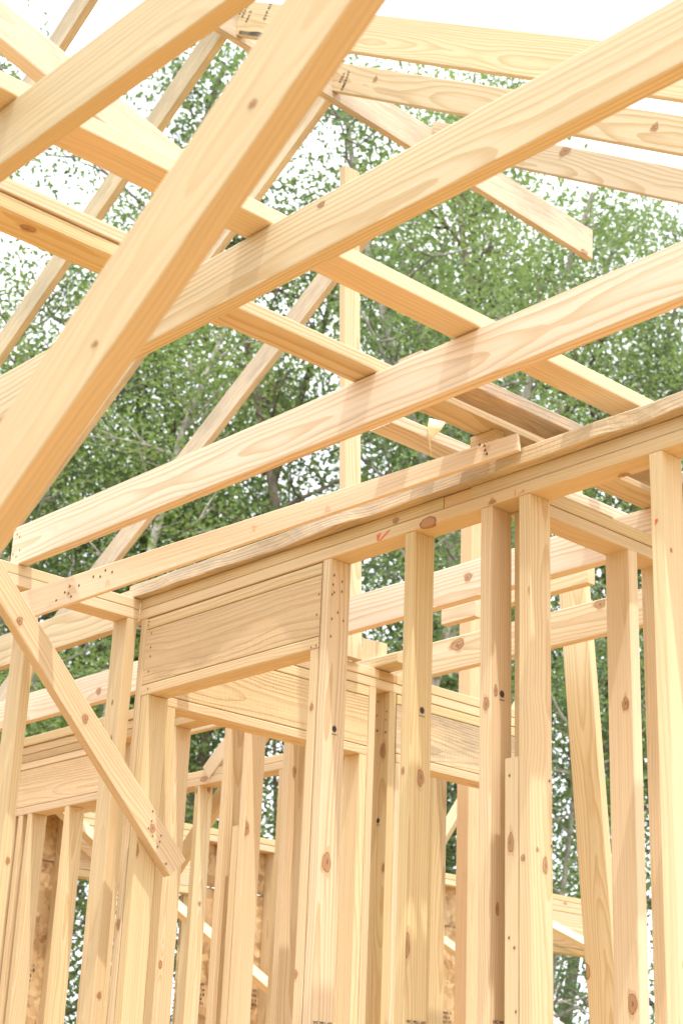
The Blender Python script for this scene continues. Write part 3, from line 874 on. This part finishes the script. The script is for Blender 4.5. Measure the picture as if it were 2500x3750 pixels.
for (o_, ax_, sg_, pts_) in (
    (s1, 0, 1, [(-3.618, 3.2154, 2.6224), (-3.618, 3.2493, 2.6099), (-3.618, 3.2127, 2.5912), (-3.618, 3.2497, 2.5773), (-3.618, 3.218, 2.5669), (-3.618, 3.2102, 2.5581), (-3.618, 3.201, 2.5259), (-3.618, 3.2367, 2.5059), (-3.618, 3.2132, 2.4799), (-3.618, 3.2612, 2.4847), (-3.618, 3.2116, 2.4235)]),
    (hd, 1, 1, [(-3.6694, 3.2, 2.5673), (-3.6758, 3.2, 2.5021), (-3.6734, 3.2, 2.4295), (-4.55, 3.2, 2.6133), (-4.5475, 3.2, 2.5626), (-4.5458, 3.2, 2.5292), (-4.5485, 3.2, 2.4757)]),
    (hp_lo, 1, 1, [(-3.6932, 3.2, 2.3991), (-3.6705, 3.2, 2.4015), (-4.542, 3.2, 2.4127)]),
    (hp_up, 1, 1, [(-4.5686, 3.2, 2.6603), (-4.5704, 3.2, 2.6472)]),
    (brace, 0, 1, [(-4.497, 3.2292, 1.9547), (-4.497, 3.2179, 1.9293), (-4.497, 3.237, 1.9064), (-4.497, 3.2717, 1.9122), (-4.497, 3.268, 1.8918), (-4.497, 3.2215, 1.8805), (-4.497, 3.2602, 1.874), (-4.497, 3.2457, 1.9853), (-4.497, 3.2302, 1.9882), (-4.497, 3.3007, 1.8229)]),
    (ys, 1, 1, [(-4.6972, 4.438, 2.6441), (-4.6442, 4.438, 2.595), (-4.6995, 4.438, 2.5874), (-4.647, 4.438, 2.562), (-4.6949, 4.438, 2.5244), (-4.6467, 4.438, 2.5108), (-4.6948, 4.438, 2.5237), (-4.6479, 4.438, 2.5115)]),
    (jk, 1, 1, [(-2.8746, 3.2, 1.8935), (-2.8751, 3.2, 1.4771), (-2.8573, 3.2, 1.4514), (-2.8408, 3.2, 1.4495), (-2.8519, 3.2, 1.2959)]),
    (s4, 0, 1, [(-2.8, 3.2797, 1.7123), (-2.8, 3.274, 1.8821)]),
    (jB, 1, 1, [(-4.6757, 2.69, 2.8915), (-4.6592, 2.69, 2.8674), (-4.6412, 2.69, 2.8541), (-4.6309, 2.69, 2.8032), (-4.6719, 2.69, 2.7975), (-4.6498, 2.69, 2.7836), (-4.6979, 2.69, 2.7926)]),
    (trY, 0, 1, [(-4.629, 3.4251, 2.3844), (-4.629, 3.476, 2.385), (-4.629, 3.5599, 2.3849), (-4.629, 3.6118, 2.3853)]),
):
    holes(o_, ax_, sg_, pts_)
for (o_, ax_, c_, r__, el_) in (
    (s2, 0, (-3.252, 3.2449, 1.9435), 0.017, 1.9),
    (s2, 0, (-3.252, 3.2033, 1.4801), 0.02, 2.2),
    (s2, 1, (-3.2776, 3.2, 1.9599), 0.009, 1.6),
    (s3, 1, (-2.9606, 3.2, 2.1027), 0.014, 1.7),
    (s3, 0, (-2.944, 3.2207, 2.14), 0.01, 2.2),
    (s3, 0, (-2.944, 3.2302, 1.557), 0.009, 2.5),
    (s4, 1, (-2.7969, 3.2, 2.3956), 0.013, 1.7),
    (s4, 1, (-2.8271, 3.2, 1.674), 0.01, 1.2),
    (s4, 0, (-2.8, 3.2559, 1.6598), 0.013, 2.2),
    (s4, 0, (-2.8, 3.2255, 1.6965), 0.007, 1.2),
    (jk, 1, (-2.8698, 3.2, 1.7171), 0.013, 2.6),
    (s5, 0, (-2.352, 3.226, 1.3842), 0.014, 1.6),
    (s5, 0, (-2.352, 3.2259, 2.4075), 0.006, 1.5),
    (rs1, 1, (-2.9043, 3.737, 2.2015), 0.016, 1.6),
    (rs2, 0, (-2.88, 3.8154, 1.7683), 0.012, 1.2),
    (rs1, 1, (-2.9049, 3.737, 1.3599), 0.02, 1.8),
    (ys, 1, (-4.6585, 4.438, 2.4368), 0.02, 2.0),
    (ys, 1, (-4.6368, 4.438, 1.9748), 0.013, 1.6),
    (lend, 1, (-4.6618, 3.15, 2.2462), 0.009, 1.6),
    (lend, 1, (-4.6756, 3.15, 2.3761), 0.008, 1.6),
    (ls2, 0, (-4.629, 2.7777, 1.7731), 0.011, 1.3),
    (kl, 1, (-4.5975, 3.2, 1.6193), 0.012, 2.0),
    (lend, 0, (-4.629, 3.1728, 1.3923), 0.011, 1.3),
    (tl, 0, (-4.536, 3.2999, 1.55), 0.012, 2.0),
    (tl, 0, (-4.536, 3.203, 1.8575), 0.014, 1.8),
    (s1, 1, (-3.6166, 3.2, 1.7797), 0.006, 1.1),
    (s1, 0, (-3.618, 3.2338, 1.7384), 0.022, 1.7),
    (trm, 1, (-3.6781, 3.2, 2.2084), 0.011, 1.3),
    (trm, 1, (-3.6929, 3.2, 1.4212), 0.013, 1.3),
    (brace, 0, (-4.497, 2.6431, 2.5158), 0.015, 1.2),
    (brace, 0, (-4.497, 2.8666, 2.2278), 0.017, 1.3),
    (brace, 0, (-4.497, 2.9289, 2.246), 0.015, 1.4),
    (brace, 0, (-4.497, 3.2346, 1.9311), 0.014, 1.4),
    (fs2, 1, (-6.5736, 4.25, 2.1283), 0.014, 1.9),
    (fb, 0, (-5.272, 4.2599, 2.1669), 0.02, 1.9),
    (fc, 0, (-5.011, 4.2813, 2.371), 0.012, 2.4),
    (es, 1, (-6.7718, 5.13, 2.6546), 0.011, 2.0),
    (es, 0, (-6.749, 5.1905, 2.6651), 0.012, 1.8),
    (es, 0, (-6.749, 5.1785, 2.0798), 0.011, 1.3),
    (j1, 1, (-3.7504, 3.958, 2.8374), 0.018, 1.3),
    (j2, 1, (-4.3972, 4.585, 2.8585), 0.03, 1.6),
    (j2, 1, (-3.6715, 4.585, 2.8768), 0.022, 1.6),
    (j1, 1, (-5.9934, 3.958, 2.8048), 0.02, 1.2),
    (rr2, 1, (-4.6903, 4.29, 5.5661), 0.017, 1.1),
    (rr2, 1, (-3.1359, 4.29, 4.5635), 0.02, 1.1),
    (rr3, 1, (-4.1331, 4.97, 5.245), 0.03, 1.4),
    (w4, 2, (-2.9453, 1.6353, 2.899), 0.017, 1.5),
    (bl, 0, (-2.518, 1.571, 2.9594), 0.006, 1.1),
    (up1, 1, (-3.3331, 3.2, 2.7274), 0.013, 1.3),
    (lower, 1, (-2.9404, 3.2, 2.6802), 0.016, 1.2),
    (up1, 1, (-4.478, 3.2, 2.6762), 0.012, 1.6),
    (up3, 1, (-2.4807, 3.2, 2.6819), 0.011, 1.2),
    (lower, 2, (-2.5279, 3.2709, 2.676), 0.014, 1.7),
    (jA, 1, (-2.3496, 2.004, 2.8752), 0.009, 1.8),
    (FB, 1, (-1.4347, 1.099, 2.2269), 0.008, 1.5),
    (FB, 1, (-1.7545, 1.099, 1.9892), 0.006, 1.7),
):
    knot(o_, ax_, c_, r__, el_)
# rail: clusters of rusty nail holes near both ends
ru = (Vector(RAIL1) - Vector(RAIL0)).normalized()
rn = Vector((ru.y, -ru.x, 0)).normalized()
def railpt(s, h):
    return tuple(Vector(RAIL0) + ru * s + Vector((0, 0, h)) + rn * .0101)
for (s, h) in ((.235, .012), (.215, -.004), (.232, -.012), (.245, -.026), (.275, .004), (.335, .018), (.365, .010), (.385, .026), (.415, .012), (.18, -.022), (1.78, .02), (1.783, .005), (1.788, -.008), (1.765, .028)):
    p = railpt(s, h)
    decal(rail, [ellipse(p, 1, .0042, .0048, 10, .4, s * 9)], 1, -1, HOLE, .0005)
for (s, h, rr_) in ((.24, -.004, .020), (.40, -.02, .010), (1.783, .006, .013), (.98, .0, .009), (1.25, -.018, .010)):
    decal(rail, [ellipse(railpt(s, h), 1, rr_, rr_ * 1.1, 16, .6, s * 7)], 1, -1, HALO, .0003)
for (o_, ax_, c_) in ((s1, 0, (-3.618, 3.2428, 2.1392)), (s2, 0, (-3.252, 3.2461, 2.1392)), (s3, 0, (-2.944, 3.2454, 2.1356)), (ys, 1, (-4.6755, 4.438, 2.1609)), (s5, 0, (-2.352, 3.2716, 2.1356))):
    stamp(o_, ax_, c_)
for P in ([(-3.4138, 3.2, 2.7016), (-3.3938, 3.2, 2.7057), (-3.4048, 3.2, 2.6791), (-3.4111, 3.2, 2.6815)], [(-3.3665, 3.2, 2.7034), (-3.3514, 3.2, 2.7042), (-3.3921, 3.2, 2.6662 + .012), (-3.4043, 3.2, 2.6664 + .012)],
          [(-2.8562, 3.2, 2.701), (-2.8535, 3.2, 2.700), (-2.852, 3.2, 2.678), (-2.8546, 3.2, 2.678)], [(-2.8417, 3.2, 2.6815), (-2.840, 3.2, 2.681), (-2.8185, 3.2, 2.6895), (-2.8195, 3.2, 2.6915)], [(-2.8277, 3.2, 2.6946), (-2.8255, 3.2, 2.6936), (-2.8205, 3.2, 2.679), (-2.8225, 3.2, 2.679)]):
    decal(lower, [P], 1, -1, CHALK, .0005)
decal(s5, [[(-2.3796, 3.2, 2.4902), (-2.3707, 3.2, 2.4912), (-2.3703, 3.2, 2.4828), (-2.3802, 3.2, 2.4737)]], 1, -1, CHALK, .0005)
UPZ = (0, 0, 1); YP = (0, 1, 0); XP = (1, 0, 0)
text_on(s1, 'WC MILL 693', (-3.618, 3.2430, 1.284), YP, UPZ, .0125)
text_on(s2, 'WC MILL 693', (-3.252, 3.2500, 1.279), YP, UPZ, .0125)
text_on(s3, 'WC MILL', (-2.944, 3.2404, 1.271), YP, UPZ, .0125)
text_on(s5, '2', (-2.352, 3.232, 1.407), YP, UPZ, .020)
text_on(s5, '693', (-2.352, 3.232, 1.392), YP, UPZ, .011)
rx = Vector((1, 0, -SL)).normalized(); rz = Vector((SL, 0, 1)).normalized()
for k_, (x_, z_, y_, o_) in enumerate(((-4.955, 5.775, 3.70, rr1), (-4.925, 5.760, 3.70, rr1), (-4.90, 5.705, 3.70, rr1), (-4.76, 5.66, 3.70, rr1), (-4.915, 5.69, 4.29, rr2), (-4.885, 5.665, 4.29, rr2), (-4.90, 5.64, 4.29, rr2))):
    text_on(o_, ('MILL', 'KD-HT', 'No.2', 'SYP KD')[k_ % 4], (x_, y_, z_), tuple(rz), tuple(-rx), .028)
P_, Q_ = [], []
for k_ in range(15):
    s_ = .012 + k_ * .03
    b_ = Vector((-4.985, 3.70, 5.657)) + rx * s_
    P_.append(tuple(b_)); Q_.append(tuple(b_ + rz * (.012 + .012 * noise.noise(Vector((s_ * 9, 2, 0))) + (.006 if k_ < 12 else -.004 * (k_ - 11)))))
decal(rr1, [P_ + Q_[::-1]], 1, -1, BARK_B, .0006)
# yellow lot tag twisted under the flat board
tv = [(-3.102, 2.962), (-3.047, 2.930), (-3.055, 2.905), (-3.077, 2.885), (-3.098, 2.912), (-3.104, 2.880), (-3.084, 2.829)]
V, F = [], []
rows = [((-3.100, 3.100, 2.962), (-3.044, 3.112, 2.936)), ((-3.104, 3.098, 2.935), (-3.056, 3.104, 2.910)), ((-3.100, 3.096, 2.915), (-3.072, 3.092, 2.892)), ((-3.104, 3.100, 2.897), (-3.078, 3.084, 2.882)), ((-3.100, 3.106, 2.866), (-3.084, 3.094, 2.862)), ((-3.089, 3.104, 2.835), (-3.085, 3.100, 2.834))]
for a_, b_ in rows: V += [a_, b_]
for i in range(len(rows) - 1): F.append((2 * i, 2 * i + 1, 2 * i + 3, 2 * i + 2))
tg = mesh_obj('lot_tag', V, F, TAGM, smooth=True)
sm = tg.modifiers.new('thickness', 'SOLIDIFY'); sm.thickness = .0006
tag(tg, 'twisted yellow paper tag hanging from the swirling-grain flat board', 'tag')
